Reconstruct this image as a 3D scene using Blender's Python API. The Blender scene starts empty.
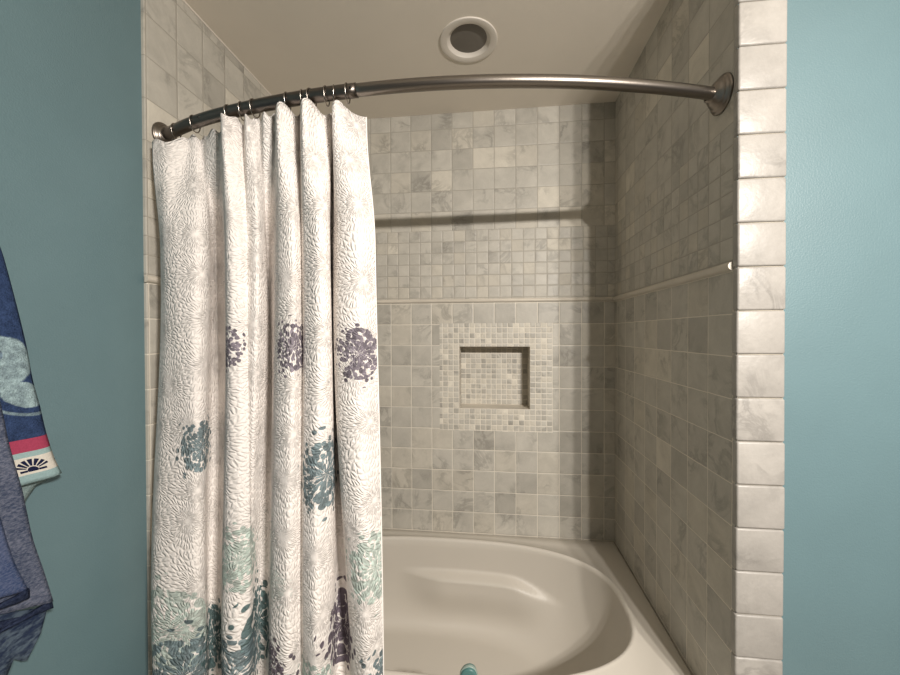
import bpy, bmesh, math, random
from mathutils import Vector, Matrix
random.seed(7)
C = bpy.context.scene.collection
SC = bpy.context.scene
PI = math.pi

# ------------------------------------------------------------------ camera, world, light, exposure
F_PX, YAW, PITCH, ROLL = 370.506, -0.1107, -0.0105, 0.003
CAM = Vector((-0.5716, -1.7955, 1.472))
cd = bpy.data.cameras.new('camera'); cam = bpy.data.objects.new('camera', cd); C.objects.link(cam)
cd.sensor_fit = 'HORIZONTAL'; cd.sensor_width = 36.0; cd.lens = F_PX / 900 * 36.0; cd.clip_start = 0.01
fwd = Vector((math.sin(YAW) * math.cos(PITCH), math.cos(YAW) * math.cos(PITCH), math.sin(PITCH)))
rt0 = Vector((math.cos(YAW), -math.sin(YAW), 0)); up0 = rt0.cross(fwd)
rt = rt0 * math.cos(ROLL) - up0 * math.sin(ROLL); up = rt.cross(fwd)
m = Matrix((rt, up, -fwd)).transposed().to_4x4(); m.translation = CAM
cam.matrix_world = m
SC.camera = cam
w = bpy.data.worlds.new('room_air'); SC.world = w; w.use_nodes = True
w.node_tree.nodes['Background'].inputs[0].default_value = (1.0, 0.90, 0.78, 1)
w.node_tree.nodes['Background'].inputs[1].default_value = 0.09
SC.view_settings.view_transform = 'Standard'; SC.view_settings.look = 'None'
SC.view_settings.exposure = 0.0; SC.view_settings.gamma = 1.0; SC.view_settings.use_curve_mapping = False
BULBS = [(0.20, 22.5), (0.32, 22.5), (0.44, 22.5)]          # the vanity lamps behind the photographer
for bx_, watts in BULBS:                                             # downward facing frosted shades
    ld = bpy.data.lights.new('vanity_bulb', 'AREA'); ld.shape = 'DISK'; ld.size = 0.045; ld.energy = watts; ld.color = (1.0, 0.935, 0.86)
    lo = bpy.data.objects.new('vanity_bulb', ld); C.objects.link(lo); lo.location = (bx_, -2.36, 2.135)
    lo.rotation_euler = Vector((-0.50, 1.0, -1.00)).to_track_quat('-Z', 'Y').to_euler()

# ------------------------------------------------------------------ node helpers
class NT:
    def __init__(s, name, rough=0.5, metal=0.0, spec=0.5):
        s.m = bpy.data.materials.new(name); s.m.use_nodes = True
        s.t = s.m.node_tree; s.b = s.t.nodes['Principled BSDF']
        s.b.inputs['Roughness'].default_value = rough; s.b.inputs['Metallic'].default_value = metal
        s.b.inputs['Specular IOR Level'].default_value = spec
    def put(s, sock, v):
        if hasattr(v, 'links'): s.t.links.new(v, sock)
        elif isinstance(v, (tuple, list)):
            sock.default_value = tuple(v) + ((1.0,) if len(v) == 3 and len(sock.default_value) == 4 else ())
        else: sock.default_value = v
    def n(s, typ, outs, ins={}, **props):
        nd = s.t.nodes.new(typ)
        for k, v in props.items(): setattr(nd, k, v)
        for k, v in ins.items(): s.put(nd.inputs[k], v)
        return nd.outputs[outs]
    def mt(s, op, a, b=None, c=None, clamp=False):
        nd = s.t.nodes.new('ShaderNodeMath'); nd.operation = op; nd.use_clamp = clamp
        for i, v in enumerate((a, b, c)):
            if v is not None: s.put(nd.inputs[i], v)
        return nd.outputs[0]
    def add(s, a, b): return s.mt('ADD', a, b)
    def sub(s, a, b): return s.mt('SUBTRACT', a, b)
    def mul(s, a, b): return s.mt('MULTIPLY', a, b)
    def div(s, a, b): return s.mt('DIVIDE', a, b)
    def step(s, a, lo, hi):                                   # smooth 0..1
        return s.n('ShaderNodeMapRange', 0, {0: a, 1: lo, 2: hi, 3: 0.0, 4: 1.0}, interpolation_type='SMOOTHSTEP')
    def remap(s, a, lo, hi, o0, o1):
        return s.n('ShaderNodeMapRange', 0, {0: a, 1: lo, 2: hi, 3: o0, 4: o1})
    def gt(s, a, b): return s.mt('GREATER_THAN', a, b)
    def lt(s, a, b): return s.mt('LESS_THAN', a, b)
    def mix(s, f, a, b, blend='MIX'):
        nd = s.t.nodes.new('ShaderNodeMix'); nd.data_type = 'RGBA'; nd.blend_type = blend
        s.put(nd.inputs[0], f); s.put(nd.inputs[6], a); s.put(nd.inputs[7], b)
        return nd.outputs[2]
    def mixf(s, f, a, b):
        nd = s.t.nodes.new('ShaderNodeMix'); nd.data_type = 'FLOAT'
        s.put(nd.inputs[0], f); s.put(nd.inputs[2], a); s.put(nd.inputs[3], b)
        return nd.outputs[0]
    def xyz(s, x, y=0.0, z=0.0): return s.n('ShaderNodeCombineXYZ', 0, {0: x, 1: y, 2: z})
    def sep(s, v):
        nd = s.t.nodes.new('ShaderNodeSeparateXYZ'); s.put(nd.inputs[0], v); return nd.outputs
    def noise(s, vec, scale, detail=3.0, rough=0.55, dist=0.0, out='Fac'):
        return s.n('ShaderNodeTexNoise', out, {'Vector': vec, 'Scale': scale, 'Detail': detail, 'Roughness': rough, 'Distortion': dist})
    def obj(s): return s.n('ShaderNodeTexCoord', 'Object')
    def uv(s): return s.n('ShaderNodeTexCoord', 'UV')
    def bump(s, h, dist, strength=1.0, normal=None):
        ins = {'Height': h, 'Distance': dist, 'Strength': strength}
        if normal is not None: ins['Normal'] = normal
        return s.n('ShaderNodeBump', 0, ins)
    def out(s, col=None, normal=None, rough=None):
        if col is not None: s.put(s.b.inputs['Base Color'], col)
        if normal is not None: s.put(s.b.inputs['Normal'], normal)
        if rough is not None: s.put(s.b.inputs['Roughness'], rough)
        return s.m

# ------------------------------------------------------------------ marble tile
TILE = (0.51, 0.485, 0.428)
Z_RAIL, Z_BAND = 1.634, 1.973
def marble(k, vec, seed, veins=1.0):
    """brightness of tumbled marble, about 0.7 .. 1.1"""
    sh = k.n('ShaderNodeVectorMath', 0, {0: vec, 1: seed}, operation='ADD')
    cloud = k.noise(sh, 11.0, 5.0, 0.62, 0.5)
    v1 = k.noise(sh, 8.0, 5.0, 0.66, 0.9)
    line = k.step(k.mt('ABSOLUTE', k.sub(v1, 0.5)), 0.0, 0.075)          # 0 on the vein
    patch = k.step(k.noise(sh, 7.0, 2.0), 0.44, 0.66)
    dark = k.mul(k.mul(k.sub(1.0, line), patch), 0.26 * veins)
    fine = k.noise(vec, 160.0, 2.0, 0.6)
    return k.sub(k.add(k.add(k.remap(cloud, 0.25, 0.75, -0.17, 0.10), k.remap(fine, 0.2, 0.8, -0.035, 0.035)), 1.0), dark)

def tile_material(name, axis, zones, rects=(), grout_hi=0.36, grout_lo=0.74):
    """zones: (z_from, pitch_h, off_h, pitch_v, off_v) low to high; rects: (h0,h1,z0,z1,pitch,offh,offv)"""
    k = NT(name, 0.42, 0, 0.45)
    co = k.obj(); X, Y, Z = k.sep(co)
    H = {'x': X, 'y': Y}[axis]
    ph, oh, pv, ov = zones[0][1:]
    vals = [ph, oh, pv, ov]; zid = 0.0
    for i, zn in enumerate(zones[1:]):
        g = k.gt(Z, zn[0]); vals = [k.mixf(g, a, b) for a, b in zip(vals, zn[1:])]; zid = k.add(zid, g)
    for h0, h1, z0, z1, p, o1, o2 in rects:
        g = k.mul(k.mul(k.gt(H, h0), k.lt(H, h1)), k.mul(k.gt(Z, z0), k.lt(Z, z1)))
        vals = [k.mixf(g, a, b) for a, b in zip(vals, (p, o1, p, o2))]; zid = k.add(zid, k.mul(g, 7.0))
    ph, oh, pv, ov = vals
    wob = k.remap(k.noise(co, 22.0, 1.0), 0.0, 1.0, -0.0012, 0.0012)
    u = k.div(k.sub(k.add(H, wob), oh), ph); v = k.div(k.sub(k.add(Z, wob), ov), pv)
    iu, iv = k.mt('FLOOR', u), k.mt('FLOOR', v)
    fu, fv = k.mt('FRACT', u), k.mt('FRACT', v)
    wn = k.t.nodes.new('ShaderNodeTexWhiteNoise'); wn.noise_dimensions = '3D'
    k.put(wn.inputs['Vector'], k.xyz(iu, iv, zid))
    rnd = wn.outputs['Value']
    du = k.mul(k.mt('MINIMUM', fu, k.sub(1.0, fu)), ph); dv = k.mul(k.mt('MINIMUM', fv, k.sub(1.0, fv)), pv)
    d = k.mt('MINIMUM', du, dv)
    # joints vary: some wide and pale, some nearly closed
    jw = k.add(0.0007, k.mul(k.noise(co, 6.0, 1.0), 0.0011))
    tile = k.step(k.sub(d, jw), -0.0004, 0.0006)
    seed = k.n('ShaderNodeVectorMath', 0, {0: wn.outputs['Color'], 1: (31.0, 17.0, 23.0)}, operation='MULTIPLY')
    small = k.lt(ph, 0.03)
    br = k.mul(marble(k, co, seed), k.add(k.sub(k.remap(rnd, 0, 1, 0.94, 1.05), k.mul(k.lt(rnd, 0.10), 0.10)), k.mul(k.gt(rnd, 0.95), 0.16)))
    br = k.mixf(small, br, k.mul(br, k.remap(rnd, 0, 1, 0.98, 1.16)))
    col = k.mix(1.0, TILE, k.xyz(br, br, br), 'MULTIPLY')
    warm = k.mix(k.mul(wn.outputs['Color'], 0.0) if False else k.gt(rnd, 0.72), col, k.mix(1.0, col, (1.01, 0.995, 0.97), 'MULTIPLY'))
    gsel = k.gt(Z, Z_RAIL)
    gv = k.mixf(gsel, grout_lo, grout_hi)
    gcol = k.mix(1.0, (1.0, 0.93, 0.80), k.xyz(gv, gv, gv), 'MULTIPLY')
    final = k.mix(tile, gcol, warm)
    pillow = k.mt('POWER', k.step(d, 0.0, 0.007), 0.6)
    hgt = k.add(pillow, k.mul(k.noise(co, 55.0, 3.0), 0.35))
    return k.out(final, k.bump(hgt, 0.0016, 0.8), k.remap(rnd, 0, 1, 0.45, 0.62))

ZB = (Z_RAIL, 0.0553, -0.1985, 0.0547, 1.645)
M_tile_back = tile_material('back_wall_marble_tile', 'x',
    [(0, 0.1016, -0.2513, 0.1016, 1.6185), ZB, (Z_BAND, 0.1016, -0.2513, 0.0997, 1.966)],
    rects=[(-0.8225, -0.2825, 1.0, 1.522, 0.02615, -0.388, 1.109)])
M_tile_right = tile_material('right_wall_marble_tile', 'y',
    [(0, 0.1016, -0.1336, 0.1016, 1.6185), (Z_RAIL, 0.0508, -0.1336, 0.0547, 1.645), (Z_BAND, 0.1016, -0.1336, 0.0997, 1.966)])
M_tile_left = tile_material('left_wall_marble_tile', 'y',
    [(0, 0.106, -0.727, 0.1016, 1.6185), (Z_RAIL, 0.053, -0.727, 0.0547, 1.645), (Z_BAND, 0.106, -0.727, 0.12, 1.907)])
M_mosaic = tile_material('niche_mosaic_tile', 'x', [(0, 0.02615, -0.388, 0.02615, 1.109)])
M_mosaic_side = tile_material('niche_side_mosaic_tile', 'y', [(0, 0.02615, 0.0, 0.02615, 1.109)])

def jamb_material():
    k = NT('jamb_marble', 0.40, 0, 0.45)
    co = k.obj(); Z = k.sep(co)[2]
    i = k.mt('FLOOR', k.div(k.sub(Z, 1.9299), 0.1016))
    wn = k.t.nodes.new('ShaderNodeTexWhiteNoise'); wn.noise_dimensions = '1D'; k.put(wn.inputs['W'], i)
    seed = k.n('ShaderNodeVectorMath', 0, {0: wn.outputs['Color'], 1: (31.0, 17.0, 23.0)}, operation='MULTIPLY')
    br = k.mul(marble(k, co, seed, 0.9), k.remap(wn.outputs['Value'], 0, 1, 0.93, 1.06))
    col = k.mix(1.0, (0.375, 0.354, 0.327), k.xyz(br, br, br), 'MULTIPLY')
    h = k.add(k.noise(co, 60.0, 3.0), k.mul(k.noise(co, 14.0, 2.0), 1.2))
    return k.out(col, k.bump(h, 0.002, 0.5))
M_jamb = jamb_material()

def plain(name, col, rough=0.5, metal=0.0, spec=0.5, bump=None, var=0.0):
    k = NT(name, rough, metal, spec); c = col; nrm = None
    if bump or var: co = k.obj()
    if var:
        f = k.remap(k.noise(co, 6.0, 4.0), 0.3, 0.7, 1 - var, 1 + var); c = k.mix(1.0, col, k.xyz(f, f, f), 'MULTIPLY')
    if bump: nrm = k.bump(k.noise(co, bump[0], 3.0), bump[1], bump[2] if len(bump) > 2 else 0.6)
    return k.out(c, nrm)
M_teal = plain('teal_paint', (0.126, 0.203, 0.224), 0.46, 0, 0.5, (260.0, 0.0009, 0.7), 0.03)
M_ceil = plain('ceiling_paint', (0.78, 0.72, 0.63), 0.8, 0, 0.3, (180.0, 0.0006), 0.015)
M_floor = plain('floor_tile', (0.42, 0.38, 0.32), 0.5, 0, 0.4, (20.0, 0.001), 0.06)
M_grout = plain('grout', (0.45, 0.41, 0.34), 0.9, 0, 0.2, (300.0, 0.0006))
M_rail = plain('marble_pencil_rail', (0.60, 0.55, 0.47), 0.38, 0, 0.5, (50.0, 0.001), 0.08)
M_tub = plain('tub_acrylic', (0.60, 0.56, 0.495), 0.44, 0, 0.5, (5.0, 0.0006, 0.3), 0.01)
M_white = plain('white_trim_plastic', (0.72, 0.67, 0.60), 0.45, 0, 0.4, (60.0, 0.0002))
M_lens = plain('unlit_lamp_lens', (0.15, 0.135, 0.115), 0.35, 0, 0.4, (90.0, 0.0008))
M_nickel = plain('brushed_nickel', (0.23, 0.205, 0.18), 0.32, 1.0, 0.5, (120.0, 0.0002))
M_nickel_dark_refl = plain('brushed_nickel_dark_reflection', (0.15, 0.13, 0.115), 0.34, 1.0, 0.5, (120.0, 0.0002))  # same nickel for the left tube, its dark reflection painted into the colour
M_ring = plain('dark_nickel_wire', (0.30, 0.27, 0.24), 0.25, 1.0, 0.5, (120.0, 0.0001))
M_screw = plain('dark_steel', (0.05, 0.045, 0.04), 0.4, 0.8)
M_toy = plain('teal_rubber', (0.085, 0.20, 0.19), 0.4, 0, 0.5, (80.0, 0.0005), 0.1)
M_toyrim = plain('pale_teal_rubber', (0.30, 0.38, 0.34), 0.4, 0, 0.5, (80.0, 0.0005), 0.05)

# ------------------------------------------------------------------ mesh helpers
def link_mesh(name, bm, mats, parent=None, smooth=False):
    me = bpy.data.meshes.new(name); bm.to_mesh(me); bm.free()
    o = bpy.data.objects.new(name, me); C.objects.link(o)
    for mm in (mats if isinstance(mats, (list, tuple)) else [mats]): me.materials.append(mm)
    if smooth:
        for p in me.polygons: p.use_smooth = True
    if parent is not None: o.parent = parent
    return o
def struct(o): o['kind'] = 'structure'; return o
def tag(o, label, cat, group=None):
    o['label'] = label; o['category'] = cat
    if group: o['group'] = group
    return o
def empty(name, loc, label, cat, group=None):
    o = bpy.data.objects.new(name, None); C.objects.link(o); o.location = loc; o.empty_display_size = 0.05
    return tag(o, label, cat, group)
def quad(bm, a, b, c, d, mi=0):
    f = bm.faces.new([bm.verts.new(p) for p in (a, b, c, d)]); f.material_index = mi; return f
def box(bm, x0, x1, y0, y1, z0, z1, mi=0, bev=0.0, seg=2):
    g = bmesh.ops.create_cube(bm, size=1.0, matrix=Matrix.Translation(((x0 + x1) / 2, (y0 + y1) / 2, (z0 + z1) / 2)) @ Matrix.Diagonal((x1 - x0, y1 - y0, z1 - z0, 1)))
    vs = g['verts']
    for f in {f for v in vs for f in v.link_faces}: f.material_index = mi
    if bev: bmesh.ops.bevel(bm, geom=list({e for v in vs for e in v.link_edges}), offset=bev, segments=seg, profile=0.5, affect='EDGES', clamp_overlap=True)
def tube(bm, pts, r, n=16, closed=False, caps=True):
    """tube along pts; r number or list"""
    P = [Vector(p) for p in pts]; rings = []; N_ = len(P)
    t = (P[1] - P[0]).normalized(); ref = Vector((0, 0, 1)) if abs(t.z) < 0.9 else Vector((0, 1, 0))
    nrm = (ref - t * ref.dot(t)).normalized()
    for i in range(N_):
        if closed: t = (P[(i + 1) % N_] - P[i - 1]).normalized()
        else: t = (P[min(i + 1, N_ - 1)] - P[max(i - 1, 0)]).normalized()
        nrm = (nrm - t * nrm.dot(t)).normalized(); bi = t.cross(nrm)
        ri = r[i] if isinstance(r, (list, tuple)) else r
        rings.append([bm.verts.new(P[i] + (nrm * math.cos(a) + bi * math.sin(a)) * ri) for a in [2 * PI * j / n for j in range(n)]])
    for i in range(N_ if closed else N_ - 1):
        A, B = rings[i], rings[(i + 1) % N_]
        for j in range(n): bm.faces.new((A[j], A[(j + 1) % n], B[(j + 1) % n], B[j]))
    if caps and not closed:
        bm.faces.new(list(reversed(rings[0]))); bm.faces.new(rings[-1])
def lathe(bm, prof, n=48, M=None, cap0=False, cap1=False):
    """prof: (radius, height) spun about local z"""
    rings = []
    for r, h in prof:
        rings.append([bm.verts.new((M or Matrix()) @ Vector((r * math.cos(a), r * math.sin(a), h))) for a in [2 * PI * j / n for j in range(n)]])
    for A, B in zip(rings, rings[1:]):
        for j in range(n): bm.faces.new((A[j], A[(j + 1) % n], B[(j + 1) % n], B[j]))
    if cap0: bm.faces.new(list(reversed(rings[0])))
    if cap1: bm.faces.new(rings[-1])
def fixn(bm): bmesh.ops.recalc_face_normals(bm, faces=bm.faces[:])
def sstep(a, lo, hi):
    t = min(1, max(0, (a - lo) / (hi - lo))); return t * t * (3 - 2 * t)
def catmull(pts, sub):
    out = []; n = len(pts); D = len(pts[0])
    for i in range(n - 1):
        p0, p1, p2, p3 = pts[max(i - 1, 0)], pts[i], pts[i + 1], pts[min(i + 2, n - 1)]
        for j in range(sub):
            t = j / sub; t2, t3 = t * t, t * t * t
            out.append(tuple(0.5 * (2 * p1[d] + (p2[d] - p0[d]) * t + (2 * p0[d] - 5 * p1[d] + 4 * p2[d] - p3[d]) * t2 + (3 * p1[d] - p0[d] - 3 * p2[d] + p3[d]) * t3) for d in range(D)))
    out.append(tuple(pts[-1])); return out

# ------------------------------------------------------------------ the room
ZC = 2.5395; XL = -1.548; YF = -0.865; ZT = 0.5
XTEAL = -1.558; XR = 1.05; YB = -2.60
# back wall of the alcove with the opening of the niche
bm = bmesh.new()
nx0, nx1, nz0, nz1, nd = -0.7255, -0.388, 1.109, 1.409, 0.115
xs = [XL - 0.02, nx0, nx1, 0.02]; zs = [0.0, nz0, nz1, ZC]
for i in range(3):
    for j in range(3):
        if (i, j) == (1, 1): continue
        quad(bm, (xs[i], 0, zs[j]), (xs[i + 1], 0, zs[j]), (xs[i + 1], 0, zs[j + 1]), (xs[i], 0, zs[j + 1]))
quad(bm, (nx0, nd, nz0), (nx1, nd, nz0), (nx1, nd, nz1), (nx0, nd, nz1), 1)
quad(bm, (nx0, 0, nz0), (nx0, nd, nz0), (nx0, nd, nz1), (nx0, 0, nz1), 2)
quad(bm, (nx1, nd, nz0), (nx1, 0, nz0), (nx1, 0, nz1), (nx1, nd, nz1), 2)
quad(bm, (nx0, 0, nz0), (nx1, 0, nz0), (nx1, nd, nz0), (nx0, nd, nz0), 3)
quad(bm, (nx0, nd, nz1), (nx1, nd, nz1), (nx1, 0, nz1), (nx0, 0, nz1), 3)
o = struct(link_mesh('wall_back', bm, [M_tile_back, M_mosaic, M_mosaic_side, M_rail]))
# right wall: stub wall between alcove and painted wall
bm = bmesh.new()
quad(bm, (0, 0.02, 0), (0, YF + 0.008, 0), (0, YF + 0.008, ZC), (0, 0.02, ZC), 0)
quad(bm, (0, YF + 0.008, 0), (XR + 0.02, YF + 0.008, 0), (XR + 0.02, YF + 0.008, ZC), (0, YF + 0.008, ZC), 1)
struct(link_mesh('wall_right', bm, [M_tile_right, M_teal]))
# left wall: tile panel 1 cm proud of the painted wall
bm = bmesh.new()
YLT = -0.838
box(bm, XTEAL - 0.02, XL, YLT, 0.02, 0, ZC, 0, 0.003, 2)
quad(bm, (XTEAL, YB - 0.02, 0), (XTEAL, YLT + 0.02, 0), (XTEAL, YLT + 0.02, ZC), (XTEAL, YB - 0.02, ZC), 1)
struct(link_mesh('wall_left', bm, [M_tile_left, M_teal]))
# ceiling with the round cut-out of the recessed lamp
bm = bmesh.new()
LX, LY, LR, LS = -0.652, -0.432, 0.0795, 0.14
cx_ = [XTEAL - 0.05, LX - LS, LX + LS, XR + 0.05]; cy_ = [YB - 0.03, LY - LS, LY + LS, 0.05]
for i in range(3):
    for j in range(3):
        if (i, j) != (1, 1): quad(bm, (cx_[i], cy_[j], ZC), (cx_[i], cy_[j + 1], ZC), (cx_[i + 1], cy_[j + 1], ZC), (cx_[i + 1], cy_[j], ZC))
ci = []; co_ = []
for q in range(64):
    a = 2 * PI * q / 64; c, s = math.cos(a), math.sin(a); kq = LS / max(abs(c), abs(s))
    ci.append(bm.verts.new((LX + LR * c, LY + LR * s, ZC))); co_.append(bm.verts.new((LX + kq * c, LY + kq * s, ZC)))
for q in range(64): bm.faces.new((ci[q], ci[(q + 1) % 64], co_[(q + 1) % 64], co_[q]))
struct(link_mesh('ceiling', bm, M_ceil))
bm = bmesh.new(); quad(bm, (XTEAL - 0.05, YB - 0.03, 0), (XR + 0.05, YB - 0.03, 0), (XR + 0.05, 0.05, 0), (XTEAL - 0.05, 0.05, 0))
struct(link_mesh('floor', bm, M_floor))

# bullnose tiles on the front of the right jamb
bm = bmesh.new()
z = 1.9299 - 19 * 0.1016; i = 0
box(bm, 0.002, 0.0985, YF + 0.004, YF + 0.02, 0.0, ZC, 1)
while z < ZC:
    a = max(z, 0.0); b = min(z + 0.1016, ZC)
    jx = random.uniform(-0.0012, 0.0012); jy = random.uniform(-0.0008, 0.0008)
    box(bm, -0.0025 + jx, 0.1005 + jx * 0.7, YF + jy - 0.001, YF + 0.02, a + 0.0009, b - 0.0009, 0, 0.0045, 3)
    z += 0.1016
o = struct(link_mesh('trim_1', bm, [M_jamb, M_grout], smooth=True))
# pencil rail round the alcove
def rail(name, p0, p1, out_dir, r=0.0105):
    bm = bmesh.new(); P0, P1 = Vector(p0), Vector(p1); od = Vector(out_dir); n = 10; R0 = []; R1 = []
    for j in range(n + 1):
        a = -PI / 2 + PI * j / n
        off = od * (r * 1.15 * math.cos(a)) + Vector((0, 0, r * math.sin(a)))
        R0.append(bm.verts.new(P0 + off)); R1.append(bm.verts.new(P1 + off))
    for j in range(n): bm.faces.new((R0[j], R0[j + 1], R1[j + 1], R1[j]))
    bm.faces.new(R0); bm.faces.new(list(reversed(R1))); fixn(bm)
    return struct(link_mesh(name, bm, M_rail))
rail('trim_2', (XL, 0.0, Z_RAIL - 0.003), (0, 0.0, Z_RAIL - 0.003), (0, -1, 0), 0.009)
rail('trim_3', (0.0, 0.0, Z_RAIL - 0.003), (0.0, -0.846, Z_RAIL - 0.003), (-1, 0, 0))
rail('trim_4', (XL, 0.0, Z_RAIL - 0.003), (XL, -0.846, Z_RAIL - 0.003), (1, 0, 0))
# plaster bead where the ceiling meets the left tile
bm = bmesh.new(); box(bm, XL - 0.002, XL + 0.004, -0.86, 0.0, ZC - 0.004, ZC + 0.001, 0, 0.001, 1)
struct(link_mesh('trim_5', bm, M_white))

# ------------------------------------------------------------------ bathtub
tub = empty('bathtub', (-0.774, -0.42, 0.0), 'cream white alcove bathtub with an oval basin and moulded arm ledge', 'bathtub')
TX, TY = -0.774, -0.418
RX0, RX1, RY0, RY1 = XL + 0.0015, -0.0015, -0.832, -0.0015
def sup(cx, cy, a, b, n, t):
    c, s = math.cos(t), math.sin(t)
    return Vector((cx + a * math.copysign(abs(c) ** (2 / n), c), cy + b * math.copysign(abs(s) ** (2 / n), s), 0))
angs = sorted([2 * PI * i / 176 for i in range(176)] + [math.atan2(y - TY, x - TX) % (2 * PI) for x in (RX0, RX1) for y in (RY0, RY1)])
NA = len(angs)
def rim_rect(p):
    d = Vector((p.x - TX, p.y - TY)); ts = []
    if d.x: ts.append(((RX1 if d.x > 0 else RX0) - TX) / d.x)
    if d.y: ts.append(((RY1 if d.y > 0 else RY0) - TY) / d.y)
    t = min(ts); return Vector((TX + d.x * t, TY + d.y * t, 0))
def polar_sup(a, b, n, t):                                       # superellipse point along the true direction t
    c, s = math.cos(t), math.sin(t)
    r = (abs(c / a) ** n + abs(s / b) ** n) ** (-1 / n)
    return r
bm = bmesh.new(); rings = []
def ring(fn): rings.append([bm.verts.new(fn(t)) for t in angs])
HA, HB, NN = 0.676, 0.348, 2.65
def dirp(t, r): return Vector((TX + r * math.cos(t), TY + r * math.sin(t), 0))
def at_rim(t, k):                                                # k<0 outside opening, metres
    r = polar_sup(HA, HB, NN, t) - k; return dirp(t, r)
def rect_pt(t): return rim_rect(dirp(t, 1.0))
def mk(p, z): return Vector((p.x, p.y, z))
ring(lambda t: mk(rect_pt(t), ZT - 0.012))
ring(lambda t: mk(rect_pt(t).lerp(dirp(t, 0), 0.004), ZT - 0.004))
ring(lambda t: mk(rect_pt(t).lerp(dirp(t, 0), 0.012), ZT))
ring(lambda t: mk(rect_pt(t).lerp(at_rim(t, -0.02), 0.6), ZT))
ring(lambda t: mk(at_rim(t, -0.016), ZT))
ring(lambda t: mk(at_rim(t, -0.010), ZT + 0.0045))
ring(lambda t: mk(at_rim(t, -0.003), ZT + 0.0055))
ring(lambda t: mk(at_rim(t, 0.003), ZT + 0.002))
ring(lambda t: mk(at_rim(t, 0.008), ZT - 0.007))
BX, BY, ZBOT = -0.86, -0.418, 0.115
NS = 110
for i in range(1, NS + 1):
    th = (PI / 2) * i / NS
    def f(t, th=th):
        c = max(0.0, math.cos(t)); sl = c ** 3                    # right end reclines
        n = 3.4 - 1.5 * sl
        a = 1 - max(0.0, math.cos(th)) ** (2 / n); zf = max(0.0, math.sin(th)) ** (2 / n)
        top = at_rim(t, 0.008)
        bot = dirp(t, polar_sup(0.50, 0.225, 2.8, t)) + Vector((BX - TX, BY - TY, 0))
        lin = th / (PI / 2)
        p = top.lerp(bot, a)
        z = (ZT - 0.007) + (ZBOT - ZT + 0.007) * zf
        s = math.sin(t)
        w_ = sstep(p.x, -1.02, -0.78) * (1 - sstep(p.x, -0.46, -0.25))  # arm ledge along both long sides
        zl = 0.352 - 0.05 * sstep(p.x, -0.5, -0.28)
        k_ = 0.046 * w_ * (1 - sstep(z, zl - 0.017, zl + 0.017)) * sstep(z, 0.13, 0.30) * sstep(abs(s), 0.12, 0.3)
        p.y -= math.copysign(k_, s)
        return mk(p, z)
    ring(f)
for A, B in zip(rings, rings[1:]):
    for j in range(NA): bm.faces.new((A[j], A[(j + 1) % NA], B[(j + 1) % NA], B[j]))
last = rings[-1]
for sc in (0.6, 0.25):
    new = [bm.verts.new(Vector((BX, BY, ZBOT - 0.004)).lerp(v.co, sc)) for v in last]
    for j in range(NA): bm.faces.new((last[j], last[(j + 1) % NA], new[(j + 1) % NA], new[j]))
    last = new
bm.faces.new(last); fixn(bm)
o = link_mesh('basin', bm, M_tub, None, True); o.parent = tub; o.matrix_parent_inverse = Matrix.Translation(-Vector(tub.location))
bm = bmesh.new(); box(bm, RX0, RX1, RY0 + 0.006, RY0 + 0.03, 0.0, ZT - 0.012, 0, 0.004, 2)
o = link_mesh('apron', bm, M_tub); o.parent = tub; o.matrix_parent_inverse = Matrix.Translation(-Vector(tub.location))

# small teal thing standing on the front rim
toy = empty('bath_toy', (-0.632, -0.80, ZT), 'small rounded teal bath toy standing on the front rim of the tub', 'toy')
def fin(w0, h0, th_, sx=1.0):
    bm = bmesh.new(); prof = []
    for q in range(25):
        a = PI * q / 24
        x = -math.cos(a); zz = math.sin(a) ** 0.5
        prof.append((x * w0 * (1.0 if x < 0 else 0.86), 0.028 + (h0 - 0.028) * zz * (1 - 0.10 * max(0, -x))))
    prof = [(-w0 * 0.8, 0.0)] + prof + [(w0 * 0.75, 0.0)]
    f0 = bm.faces.new([bm.verts.new((x, -th_ / 2, z_)) for x, z_ in prof])
    g = bmesh.ops.extrude_face_region(bm, geom=[f0]); bmesh.ops.translate(bm, verts=[e for e in g['geom'] if isinstance(e, bmesh.types.BMVert)], vec=(0, th_, 0))
    fixn(bm)
    bmesh.ops.bevel(bm, geom=[e for e in bm.edges if abs(e.verts[0].co.y - e.verts[1].co.y) < 1e-6], offset=th_ * 0.22, segments=3, profile=0.5, affect='EDGES', clamp_overlap=True)
    return bm
link_mesh('body', fin(0.025, 0.070, 0.024), M_toy, toy, True)
link_mesh('edge_band', fin(0.0268, 0.0718, 0.009), M_toyrim, toy, True)

# ------------------------------------------------------------------ recessed ceiling light (switched off)
dl = empty('recessed_light', (-0.652, -0.432, ZC), 'round white recessed ceiling light, switched off, over the tub', 'ceiling light')
R_ = 0.105
bm = bmesh.new(); lathe(bm, [(R_, 0.0), (R_, -0.003), (R_ - 0.003, -0.0036), (R_ - 0.010, -0.0038), (R_ - 0.024, -0.0030), (R_ - 0.0265, -0.002)], 64); fixn(bm)
link_mesh('trim_ring', bm, M_white, dl, True)
bm = bmesh.new(); lathe(bm, [(R_ - 0.0265, -0.002), (R_ - 0.028, 0.001), (R_ - 0.038, 0.008)], 64); fixn(bm)
link_mesh('baffle', bm, M_white, dl, True)
bm = bmesh.new(); lathe(bm, [(0.0005, 0.0045), (0.03, 0.005), (0.055, 0.0065), (R_ - 0.037, 0.0085)], 64, cap0=True); fixn(bm)
link_mesh('lens', bm, M_lens, dl, True)

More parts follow.
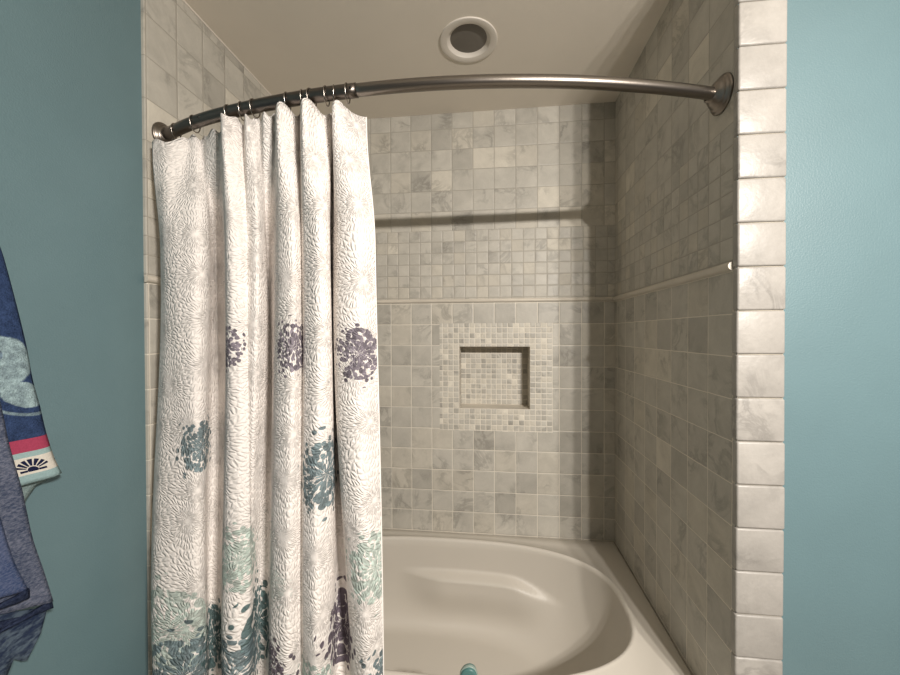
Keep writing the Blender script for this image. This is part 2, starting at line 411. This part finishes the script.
# ------------------------------------------------------------------ curved shower rod
ZROD = 2.064; SAG = 0.125; YR0 = -0.797
def rod_y(x):
    t = (x - XL / 2) / (XL / 2); return YR0 - SAG * (1 - t * t) + 0.018 * max(0.0, (-1.3 - x) / 0.25) ** 2
rod = empty('shower_rod', (XL / 2, YR0, ZROD), 'curved brushed nickel shower rod spanning the tub alcove', 'shower rod')
inv = Matrix.Translation(-Vector(rod.location))
def rodpart(name, bm, mat, smooth=True):
    o = link_mesh(name, bm, mat, rod, smooth); o.matrix_parent_inverse = inv; return o
XJ = -0.895
bm = bmesh.new(); tube(bm, [(x, rod_y(x), ZROD) for x in [XJ - 0.01 + (-0.012 - XJ + 0.01) * i / 40 for i in range(41)]], 0.0145, 20)
rodpart('inner_tube', bm, M_nickel)
bm = bmesh.new(); tube(bm, [(x, rod_y(x), ZROD) for x in [XL + 0.012 + (XJ - XL - 0.012) * i / 30 for i in range(31)]], 0.0160, 20)
rodpart('outer_tube', bm, M_nickel_dark_refl)
for xq in (-1.36, -0.905):
    bm = bmesh.new()
    yq = rod_y(xq) - 0.0158
    lathe(bm, [(0.0035, -0.002), (0.0035, 0.0012), (0.001, 0.002)], 12, Matrix.Translation((xq, yq, ZROD - 0.002)) @ Matrix.Rotation(PI / 2, 4, 'X'), cap0=True, cap1=True)
    rodpart('set_screw', bm, M_screw)
for sx, xw, yw, fs in ((1, XL, -0.778, 0.86), (-1, 0.0, YR0 - 0.002, 0.97)):
    bm = bmesh.new()
    prof = [(0.047, 0.0), (0.047, 0.004), (0.044, 0.007), (0.041, 0.0075), (0.040, 0.011), (0.036, 0.0135), (0.034, 0.014), (0.032, 0.019), (0.024, 0.026), (0.018, 0.030), (0.0165, 0.036), (0.012, 0.037)]
    yaw_ = math.atan2(SAG * 4 / abs(XL), 1)
    lathe(bm, prof, 40, Matrix.Translation((xw, yw, ZROD)) @ Matrix.Rotation(sx * PI / 2, 4, 'Y') @ Matrix.Scale(fs, 4), cap0=True); fixn(bm)
    rodpart('wall_flange', bm, M_nickel)

# ------------------------------------------------------------------ shower curtain
ROW_TOP = [ (-1.541, -0.810), (-1.500, -0.822), (-1.473, -0.812), (-1.462, -0.825), (-1.430, -0.818), (-1.396, -0.806), (-1.369, -0.825), (-1.335, -0.842), (-1.310, -0.845), (-1.252, -0.916), (-1.238, -0.890), (-1.228, -0.866), (-1.200, -0.897), (-1.187, -0.885), (-1.175, -0.874), (-1.151, -0.897), (-1.135, -0.895), (-1.123, -0.890), (-1.089, -0.936), (-1.070, -0.900), (-1.062, -0.879), (-1.017, -0.951), (-1.004, -0.900), (-0.985, -0.875), (-0.980, -0.868), (-0.972, -0.875), (-0.954, -0.924), (-0.930, -0.905), (-0.897, -0.846) ]
ROW_MID = [ (-1.480, -0.865), (-1.441, -0.893), (-1.409, -0.902), (-1.377, -0.906), (-1.335, -0.905), (-1.332, -0.878), (-1.363, -0.825), (-1.362, -0.800), (-1.317, -0.825), (-1.239, -0.920), (-1.208, -0.925), (-1.195, -0.905), (-1.189, -0.905), (-1.163, -0.915), (-1.171, -0.875), (-1.185, -0.835), (-1.173, -0.830), (-1.142, -0.865), (-1.093, -0.930), (-1.048, -0.950), (-1.041, -0.915), (-1.015, -0.945), (-0.975, -0.965), (-0.964, -0.930), (-0.989, -0.860), (-0.982, -0.860), (-0.941, -0.935), (-0.886, -0.955), (-0.855, -0.910) ]
ROW_LOW = [ (-1.510, -0.875), (-1.457, -0.918), (-1.417, -0.935), (-1.376, -0.940), (-1.333, -0.935), (-1.321, -0.910), (-1.347, -0.865), (-1.341, -0.850), (-1.312, -0.860), (-1.251, -0.930), (-1.206, -0.950), (-1.185, -0.935), (-1.192, -0.910), (-1.197, -0.890), (-1.193, -0.875), (-1.185, -0.870), (-1.170, -0.875), (-1.149, -0.900), (-1.112, -0.945), (-1.061, -0.965), (-1.045, -0.930), (-1.024, -0.950), (-0.981, -0.970), (-0.964, -0.930), (-0.969, -0.885), (-0.942, -0.885), (-0.909, -0.935), (-0.858, -0.965), (-0.832, -0.925) ]

SUB = 7
ROW_TOP[0:4] = [(-1.512, -0.812), (-1.472, -0.818), (-1.437, -0.812), (-1.425, -0.822)]; ROW_TOP[4] = (-1.408, -0.818)
ut = catmull(ROW_TOP, SUB); um = catmull(ROW_MID, SUB); ul = catmull(ROW_LOW, SUB)
NC = len(um)
ZTOP, ZBOTC = 2.036, 0.11
U = [0.0]
for a, b in zip(um, um[1:]): U.append(U[-1] + math.hypot(b[0] - a[0], b[1] - a[1]))
def u_at(ci):
    q = (ci - 1) * SUB; i = min(int(q), len(U) - 2); return U[i] + (q - i) * (U[i + 1] - U[i])            # ci counts control points from 1
def cloth_pt(i, z):
    kt = sstep(z, 1.70, 2.03); kl = 1 - sstep(z, 0.55, 1.60)
    x = um[i][0]; y = um[i][1]
    x += (ul[i][0] - x) * kl; y += (ul[i][1] - y) * kl
    x += (ut[i][0] - x) * kt; y += (ut[i][1] - y) * kt
    y += 0.004 * math.sin(z * 5.1 + i * 0.13) * (1 - kt)
    x += 0.003 * math.sin(z * 3.7 + i * 0.21) * (1 - kt)
    zz = z
    if z > 1.95: zz += 0.006 * math.sin(i * 0.55) * sstep(z, 1.95, ZTOP)
    e = 1 - sstep(i, 1.2 * SUB, 3.2 * SUB)                       # the left end sags in front of the wall flange
    zz -= 0.026 * e * kt; y -= 0.040 * e * kt
    return (max(x, -1.5435), y, zz)
NR = 110
bm = bmesh.new(); uvl = bm.loops.layers.uv.new('cloth'); grid = []; gu = []
for r in range(NR + 1):
    z = ZBOTC + (ZTOP - ZBOTC) * r / NR
    grid.append([bm.verts.new(cloth_pt(i, z)) for i in range(NC)])
for r in range(NR):
    for i in range(NC - 1):
        f = bm.faces.new((grid[r][i], grid[r][i + 1], grid[r + 1][i + 1], grid[r + 1][i]))
        for l, (a, b) in zip(f.loops, ((r, i), (r, i + 1), (r + 1, i + 1), (r + 1, i))):
            l[uvl].uv = (U[b], ZBOTC + (ZTOP - ZBOTC) * a / NR)

PURPLE, SLATE, MINT = (0.215, 0.19, 0.22), (0.155, 0.21, 0.228), (0.34, 0.45, 0.40)
DTEAL, DPURP = (0.085, 0.15, 0.155), (0.12, 0.095, 0.125)
# (centre u, centre z, radius, colour, opacity, stretch in u)
MOTIFS = [(u_at(9.9), 1.440, 0.060, PURPLE, 1.0, 1.0), (u_at(20.0), 1.437, 0.064, PURPLE, 1.0, 1.0), (u_at(28.0), 1.425, 0.068, PURPLE, 1.0, 1.0),
          (u_at(5.8), 1.178, 0.074, SLATE, 0.95, 1.0), (u_at(23.6), 1.135, 0.092, SLATE, 0.95, 1.0),
          (u_at(11.2), 0.905, 0.085, MINT, 0.75, 1.0), (u_at(28.6), 0.915, 0.090, MINT, 0.75, 1.0), (u_at(19.0), 0.86, 0.05, MINT, 0.35, 1.0),
          (u_at(3.6), 0.71, 0.115, MINT, 0.7, 1.0), (u_at(15.3), 0.70, 0.115, DTEAL, 0.95, 1.0), (u_at(25.6), 0.715, 0.105, DPURP, 0.95, 1.0),
          (u_at(4.4), 0.60, 0.105, SLATE, 0.95, 1.0), (u_at(8.0), 0.63, 0.10, DTEAL, 0.95, 1.0), (u_at(11.0), 0.625, 0.095, SLATE, 0.95, 1.0), (u_at(18.9), 0.64, 0.075, DPURP, 0.95, 1.0),
          (u_at(22.6), 0.62, 0.075, MINT, 0.8, 1.0), (u_at(29.3), 0.63, 0.09, SLATE, 0.95, 1.0)]
def curtain_material():
    k = NT('quilted_floral_cloth', 0.85, 0, 0.2)
    uv = k.uv(); ux, uy, _ = k.sep(uv)
    co = k.obj()
    warp = k.n('ShaderNodeVectorMath', 0, {0: uv, 1: k.n('ShaderNodeVectorMath', 0, {0: k.noise(uv, 45.0, 2.0, 0.5, 0.0, 'Color'), 1: (0.011, 0.011, 0.0)}, operation='MULTIPLY')}, operation='ADD')
    col = (0.87, 0.82, 0.78)
    nz = k.remap(k.noise(uv, 40.0, 3.0), 0.3, 0.7, 0.96, 1.03); col = k.mix(1.0, col, k.xyz(nz, nz, nz), 'MULTIPLY')
    for q, (cu, cz, R, pc, op, st) in enumerate(MOTIFS):
        dx = k.sub(ux, cu); dz = k.sub(uy, cz)
        r = k.mt('SQRT', k.add(k.mul(dx, dx), k.mul(dz, dz)))
        th = k.mt('ARCTAN2', dz, dx)
        pet = max(0.0095, R / 7.5)
        vec = k.xyz(k.mul(th, 5.2), k.div(r, pet * 1.15), float(q) * 3.0)
        vo = k.t.nodes.new('ShaderNodeTexVoronoi'); vo.voronoi_dimensions = '3D'; vo.feature = 'F1'; vo.distance = 'EUCLIDEAN'
        k.put(vo.inputs['Vector'], vec); vo.inputs['Scale'].default_value = 1.0; vo.inputs['Randomness'].default_value = 0.75
        rc = k.sep(vo.outputs['Color'])
        inside = k.lt(k.div(r, R), k.add(0.84, k.mul(rc[0], 0.50)))
        pw = k.mixf(k.gt(r, R * 0.90), 0.69, 0.44)
        petal = k.sub(1.0, k.step(k.sub(vo.outputs['Distance'], pw), -0.05, 0.03))
        keep = k.mt('MAXIMUM', k.lt(rc[1], 0.90), k.lt(r, R * 0.45))
        sparse = k.mt('MAXIMUM', k.lt(r, R * 0.92), k.lt(rc[2], 0.55))
        mask = k.mul(k.mul(k.mul(inside, petal), k.mul(keep, sparse)), op)
        tone = k.remap(rc[2], 0, 1, 0.75, 1.45)
        col = k.mix(mask, col, k.mix(1.0, pc, k.xyz(tone, tone, tone), 'MULTIPLY'))
    # quilting: medallions of radial puckers
    vc = k.t.nodes.new('ShaderNodeTexVoronoi'); vc.voronoi_dimensions = '2D'; vc.feature = 'F1'
    k.put(vc.inputs['Vector'], uv); vc.inputs['Scale'].default_value = 7.5; vc.inputs['Randomness'].default_value = 0.55
    dl_ = k.n('ShaderNodeVectorMath', 0, {0: warp, 1: vc.outputs['Position']}, operation='SUBTRACT')
    ax, ay, _ = k.sep(dl_)
    rr = k.mt('SQRT', k.add(k.mul(ax, ax), k.mul(ay, ay))); tt = k.mt('ARCTAN2', ay, ax)
    v2 = k.t.nodes.new('ShaderNodeTexVoronoi'); v2.voronoi_dimensions = '2D'; v2.feature = 'DISTANCE_TO_EDGE'
    k.put(v2.inputs['Vector'], k.xyz(k.mul(tt, 7.5), k.div(rr, 0.019))); v2.inputs['Scale'].default_value = 1.0; v2.inputs['Randomness'].default_value = 0.8
    puff = k.mul(k.step(v2.outputs['Distance'], 0.0, 0.36), k.step(rr, 0.002, 0.022))
    hgt = k.add(puff, k.mul(k.noise(warp, 120.0, 2.0), 0.25))
    n1 = k.bump(hgt, 0.0024, 0.85)
    return k.out(col, n1)
M_cloth = curtain_material()
cur = empty('shower_curtain', (-1.2, -0.88, 0.11), 'white quilted shower curtain with purple, slate and mint flower bursts, drawn to the left', 'shower curtain')
o = link_mesh('cloth_panel', bm, M_cloth, cur, True); o.matrix_parent_inverse = Matrix.Translation(-Vector(cur.location))
md = o.modifiers.new('thickness', 'SOLIDIFY'); md.thickness = 0.0022; md.offset = 0.0
# stitched header and side hem
M_hem = plain('hem_cloth', (0.88, 0.84, 0.80), 0.85, 0, 0.2, (300.0, 0.0006), 0.02)
bm = bmesh.new()
pts = [Vector(cloth_pt(NC - 1, ZBOTC + (ZTOP - ZBOTC) * r / NR)) for r in range(NR + 1)]
tube(bm, pts, 0.0022, 8); fixn(bm)
o = link_mesh('side_hem', bm, M_hem, cur, True); o.matrix_parent_inverse = Matrix.Translation(-Vector(cur.location))

# rings: each loops over the rod and passes through the cloth just below its top edge
RING_X = [(-1.478, 0.1), (-1.392, 0.0), (-1.263, -0.1), (-1.222, 0.15), (-1.181, -0.12), (-1.083, 0.1), (-1.040, 0.2), (-1.015, -0.2), (-0.974, 0.05), (-0.955, 0.35), (-0.919, 0.05)]
def ring_mesh(bm, r):
    P = []
    for q in range(36):
        a = 2 * PI * q / 36
        z_ = math.sin(a); y_ = math.cos(a)
        P.append((0.0, y_ * r * (0.92 if z_ < 0 else 1.0), z_ * r * (1.18 if z_ < 0 else 1.0)))
    tube(bm, P, 0.0016, 8, closed=True)
desc = ['nearest the left wall flange', 'second from the left wall', 'third from the left wall', 'fourth from the left wall', 'fifth from the left wall', 'sixth from the left wall',
        'left of the close pair at mid curtain', 'right of the close pair at mid curtain', 'third from the free right edge of the curtain', 'second from the free right edge of the curtain', 'nearest the free right edge of the curtain']
proto = None
for (rx_, tilt), ds in zip(RING_X, desc):
    if proto is None:
        bm = bmesh.new(); ring_mesh(bm, 0.0200); fixn(bm)
        ro = link_mesh('curtain_ring', bm, M_ring, None, True); proto = ro
    else:
        ro = proto.copy(); C.objects.link(ro)
    ro.location = (rx_, rod_y(rx_), ZROD - 0.0035); ro.rotation_euler = (0, 0, tilt)
    tag(ro, 'dark nickel curtain ring, ' + ds, 'curtain ring', 'rings holding the shower curtain')

# ------------------------------------------------------------------ towels hanging on the left wall
def towel_cloth_print():
    k = NT('sea_print_terry', 0.95, 0, 0.1)
    uv = k.uv(); u, v, _ = k.sep(uv); co = k.obj()
    fz = k.noise(co, 320.0, 2.0); mott = k.noise(co, 70.0, 3.0)
    f = k.add(k.remap(fz, 0.2, 0.8, 0.6, 1.4), k.remap(mott, 0.3, 0.7, -0.2, 0.3))
    navy = k.mix(1.0, (0.032, 0.055, 0.125), k.xyz(f, f, f), 'MULTIPLY')
    pale = k.mix(1.0, (0.30, 0.40, 0.42), k.xyz(k.remap(fz, 0.2, 0.8, 0.8, 1.2),) * 1 if False else k.xyz(f, f, f), 'MULTIPLY')
    def ell(cu, cv, a, b, rot=0.0):
        dx = k.sub(u, cu); dy = k.sub(v, cv); c, s = math.cos(rot), math.sin(rot)
        X = k.div(k.add(k.mul(dx, c), k.mul(dy, s)), a); Y = k.div(k.sub(k.mul(dy, c), k.mul(dx, s)), b)
        return k.mt('SQRT', k.add(k.mul(X, X), k.mul(Y, Y)))
    w_ = k.remap(k.noise(co, 60.0, 3.0), 0, 1, -0.12, 0.12)
    def blob(e, lo=0.93, hi=1.05): return k.sub(1.0, k.step(k.add(e, w_), lo, hi))
    b1 = blob(ell(-0.040, 0.255, 0.042, 0.050)); b2 = blob(ell(-0.022, 0.185, 0.036, 0.026, -0.5))
    hole = blob(ell(-0.045, 0.268, 0.006, 0.010))
    arc = k.sub(1.0, k.step(k.mt('ABSOLUTE', k.sub(ell(-0.03, 0.20, 0.075, 0.052, -0.5), 1.0)), 0.03, 0.08))
    b3 = blob(ell(-0.075, 0.40, 0.05, 0.045))
    m_ = k.mt('MAXIMUM', k.mt('MAXIMUM', b1, b2), k.mt('MAXIMUM', k.mul(arc, 0.7), b3))
    m_ = k.mul(m_, k.sub(1.0, k.mul(hole, 0.6)))
    m_ = k.mul(m_, k.remap(mott, 0.25, 0.7, 0.65, 1.0))
    col = k.mix(m_, navy, pale)
    # borders measured up from the hem
    def band(c, v0, v1, colr): return k.mix(k.mul(k.gt(v, v0), k.lt(v, v1)), c, colr)
    g = k.remap(fz, 0.2, 0.8, 0.88, 1.1)
    def tint(c): return k.mix(1.0, c, k.xyz(g, g, g), 'MULTIPLY')
    col = band(col, -1.0, 0.019, tint((0.29, 0.41, 0.42)))
    white = tint((0.66, 0.62, 0.55))
    P = 0.062
    uu = k.sub(k.mul(k.mt('FRACT', k.div(k.add(u, 0.5 * P + 0.040), P)), P), 0.5 * P); vv = k.sub(v, 0.0275)
    r = k.mt('SQRT', k.add(k.mul(k.mul(uu, 0.92), k.mul(uu, 0.92)), k.mul(vv, vv)))
    th = k.mt('ARCTAN2', k.mul(uu, 0.82), vv)
    rib = k.gt(k.mt('COSINE', k.mul(th, 17.0)), -0.62)
    fan = k.mul(k.mul(k.lt(r, 0.0235), k.gt(r, 0.0088)), k.mul(k.lt(k.mt('ABSOLUTE', th), 1.20), rib))
    base = k.mul(k.lt(r, 0.0070), k.gt(vv, -0.0035))
    wing = k.mul(k.mul(k.lt(k.mt('ABSOLUTE', k.sub(k.mt('ABSOLUTE', uu), 0.0135)), 0.0058), k.lt(vv, 0.001)), k.gt(vv, -0.0035))
    shell = k.mt('MAXIMUM', fan, k.mt('MAXIMUM', base, wing))
    white = k.mix(shell, white, (0.012, 0.015, 0.045))
    col = band(col, 0.019, 0.0555, white)
    col = band(col, 0.0555, 0.067, tint((0.31, 0.43, 0.43)))
    col = band(col, 0.067, 0.094, tint((0.36, 0.055, 0.105)))
    terry = k.mixf(k.gt(v, 0.094), 0.25, 1.0)
    return k.out(col, k.bump(k.mul(k.noise(co, 420.0, 2.0), terry), 0.004, 0.9))
M_print = towel_cloth_print()
def heather(name, c0, c1, scale=150.0):
    k = NT(name, 0.95, 0, 0.1); co = k.obj()
    st = k.n('ShaderNodeVectorMath', 0, {0: co, 1: (1.0, 1.0, 2.2)}, operation='MULTIPLY')
    f = k.step(k.noise(st, scale, 3.0, 0.7), 0.36, 0.66); f2 = k.step(k.noise(co, 14.0, 3.0), 0.35, 0.65)
    col = k.mix(k.mt('MINIMUM', k.add(k.mul(f, 0.8), k.mul(f2, 0.25)), 1.0), c0, c1)
    return k.out(col, k.bump(k.noise(st, scale * 1.6, 3.0), 0.004, 0.9))
M_grey = heather('grey_heather_terry', (0.048, 0.066, 0.115), (0.185, 0.200, 0.265))
M_blue = heather('blue_heather_terry', (0.045, 0.075, 0.17), (0.14, 0.165, 0.27))
M_navyprint = heather('navy_print_terry', (0.018, 0.028, 0.062), (0.10, 0.135, 0.175), 45.0)
M_navy = heather('navy_hem', (0.012, 0.018, 0.045), (0.045, 0.06, 0.11), 200.0)
M_paleteal = heather('pale_teal_lining', (0.20, 0.28, 0.29), (0.36, 0.46, 0.45), 250.0)

def sheet(name, edge, left_y, x_mid, mat, parent, hem_dz=lambda t: 0.0, fold=0.010, nu=46, nv=60, thick=0.005, taper_to=None, phase=0.0, flare=0.0):
    """hanging cloth: `edge` is its right-hand edge as (y, z) from top to bottom"""
    E = catmull([(float(a), float(b)) for a, b in edge], 8)
    L = [0.0]
    for a, b in zip(E, E[1:]): L.append(L[-1] + abs(b[1] - a[1]) + 1e-6)
    bm = bmesh.new(); lay = bm.loops.layers.uv.new('cloth'); G = []; UVs = []
    zb = E[-1][1]
    for r in range(nv + 1):
        d = L[-1] * r / nv; i = max(j for j in range(len(L)) if L[j] <= d + 1e-9); i = min(i, len(E) - 2)
        t = (d - L[i]) / (L[i + 1] - L[i]); ye = E[i][0] + (E[i + 1][0] - E[i][0]) * t; ze = E[i][1] + (E[i + 1][1] - E[i][1]) * t
        row = []; uvr = []; fr = r / nv
        yl = left_y if taper_to is None else taper_to + (left_y - taper_to) * min(1.0, 0.25 + fr)
        for c in range(nu + 1):
            s = c / nu; y = ye + (yl - ye) * s
            wv = math.sin(s * 15.0 + phase + 0.6 * fr) * fold * (0.35 + 0.65 * fr) + math.sin(s * 34.0 + phase * 2) * fold * 0.3
            x = x_mid + wv - flare * math.exp(-s * 26) * fr ** 6 - 0.006 * math.exp(-s * 40)
            z = ze + hem_dz(s) * fr ** 2
            row.append(bm.verts.new((max(x, XTEAL + 0.004), y, z))); uvr.append((y - ye, ze - zb))
        G.append(row); UVs.append(uvr)
    for r in range(nv):
        for c in range(nu):
            f = bm.faces.new((G[r][c], G[r + 1][c], G[r + 1][c + 1], G[r][c + 1]))
            for l, (a, b) in zip(f.loops, ((r, c), (r + 1, c), (r + 1, c + 1), (r, c + 1))): l[lay].uv = UVs[a][b]
    o = link_mesh(name, bm, mat, parent, True)
    if parent is not None: o.matrix_parent_inverse = Matrix.Translation(-Vector(parent.location))
    md = o.modifiers.new('thickness', 'SOLIDIFY'); md.thickness = thick; md.offset = 0.0
    return o
t1 = empty('beach_towel', (-1.52, -1.25, 1.166), 'navy sea print towel with red stripe and shell border on the left wall', 'towel')
sheet('printed_panel', [(-1.245, 1.86), (-1.215, 1.77), (-1.178, 1.65), (-1.166, 1.600), (-1.149, 1.512), (-1.137, 1.441), (-1.129, 1.379), (-1.118, 1.324), (-1.108, 1.265), (-1.094, 1.205), (-1.080, 1.166)], -1.50, -1.520, M_print, t1, fold=0.008, taper_to=-1.32, phase=0.4, nv=90)
def flap(name, pts, mat, parent, thick=0.004):
    """a turned corner: polygon with 3-D points, gently thickened"""
    bm = bmesh.new(); f = bm.faces.new([bm.verts.new(p) for p in pts])
    bmesh.ops.triangulate(bm, faces=[f]); bmesh.ops.subdivide_edges(bm, edges=bm.edges[:], cuts=3, use_grid_fill=True)
    o = link_mesh(name, bm, mat, parent, True); o.matrix_parent_inverse = Matrix.Translation(-Vector(parent.location))
    md = o.modifiers.new('thickness', 'SOLIDIFY'); md.thickness = thick; md.offset = 0.0
    return o
flap('turned_hem', [(-1.532, -1.072, 1.163), (-1.538, -1.090, 1.156), (-1.542, -1.109, 1.150), (-1.545, -1.123, 1.128), (-1.545, -1.131, 1.108), (-1.545, -1.136, 1.078), (-1.544, -1.160, 1.085), (-1.543, -1.30, 1.06), (-1.541, -1.30, 1.17), (-1.538, -1.15, 1.166)], M_paleteal, t1)

t2 = empty('bath_towel', (-1.49, -1.3, 0.82), 'grey blue heathered towel with navy hems overlapping the sea print towel', 'towel')
sheet('back_layer', [(-1.235, 1.62), (-1.22, 1.47), (-1.198, 1.321), (-1.190, 1.263), (-1.173, 1.175), (-1.166, 1.127), (-1.156, 1.061), (-1.140, 0.991), (-1.124, 0.915)], -1.52, -1.486, M_grey, t2, hem_dz=lambda s: 0.16 * s, fold=0.007, taper_to=-1.36, phase=1.2)
sheet('back_hem', [(-1.1245, 0.918), (-1.1225, 0.900)], -1.52, -1.485, M_navy, t2, hem_dz=lambda s: 0.16 * s, fold=0.007, phase=1.2 + 0.6, nv=4, thick=0.008)
sheet('front_layer', [(-1.25, 1.50), (-1.24, 1.30), (-1.222, 1.18), (-1.213, 1.132), (-1.203, 1.079), (-1.193, 1.036), (-1.174, 0.975)], -1.52, -1.466, M_blue, t2, hem_dz=lambda s: 0.12 * s, fold=0.006, taper_to=-1.38, phase=2.2)
sheet('front_hem', [(-1.1745, 0.978), (-1.1725, 0.958)], -1.52, -1.465, M_navy, t2, hem_dz=lambda s: 0.12 * s, fold=0.006, phase=2.8, nv=4, thick=0.008)
flap('turned_corner', [(-1.497, -1.124, 0.902), (-1.500, -1.134, 0.855), (-1.503, -1.155, 0.817), (-1.503, -1.163, 0.822), (-1.503, -1.176, 0.838), (-1.503, -1.20, 0.78), (-1.503, -1.40, 0.74), (-1.502, -1.42, 0.97), (-1.500, -1.20, 0.945)], M_navyprint, t2)
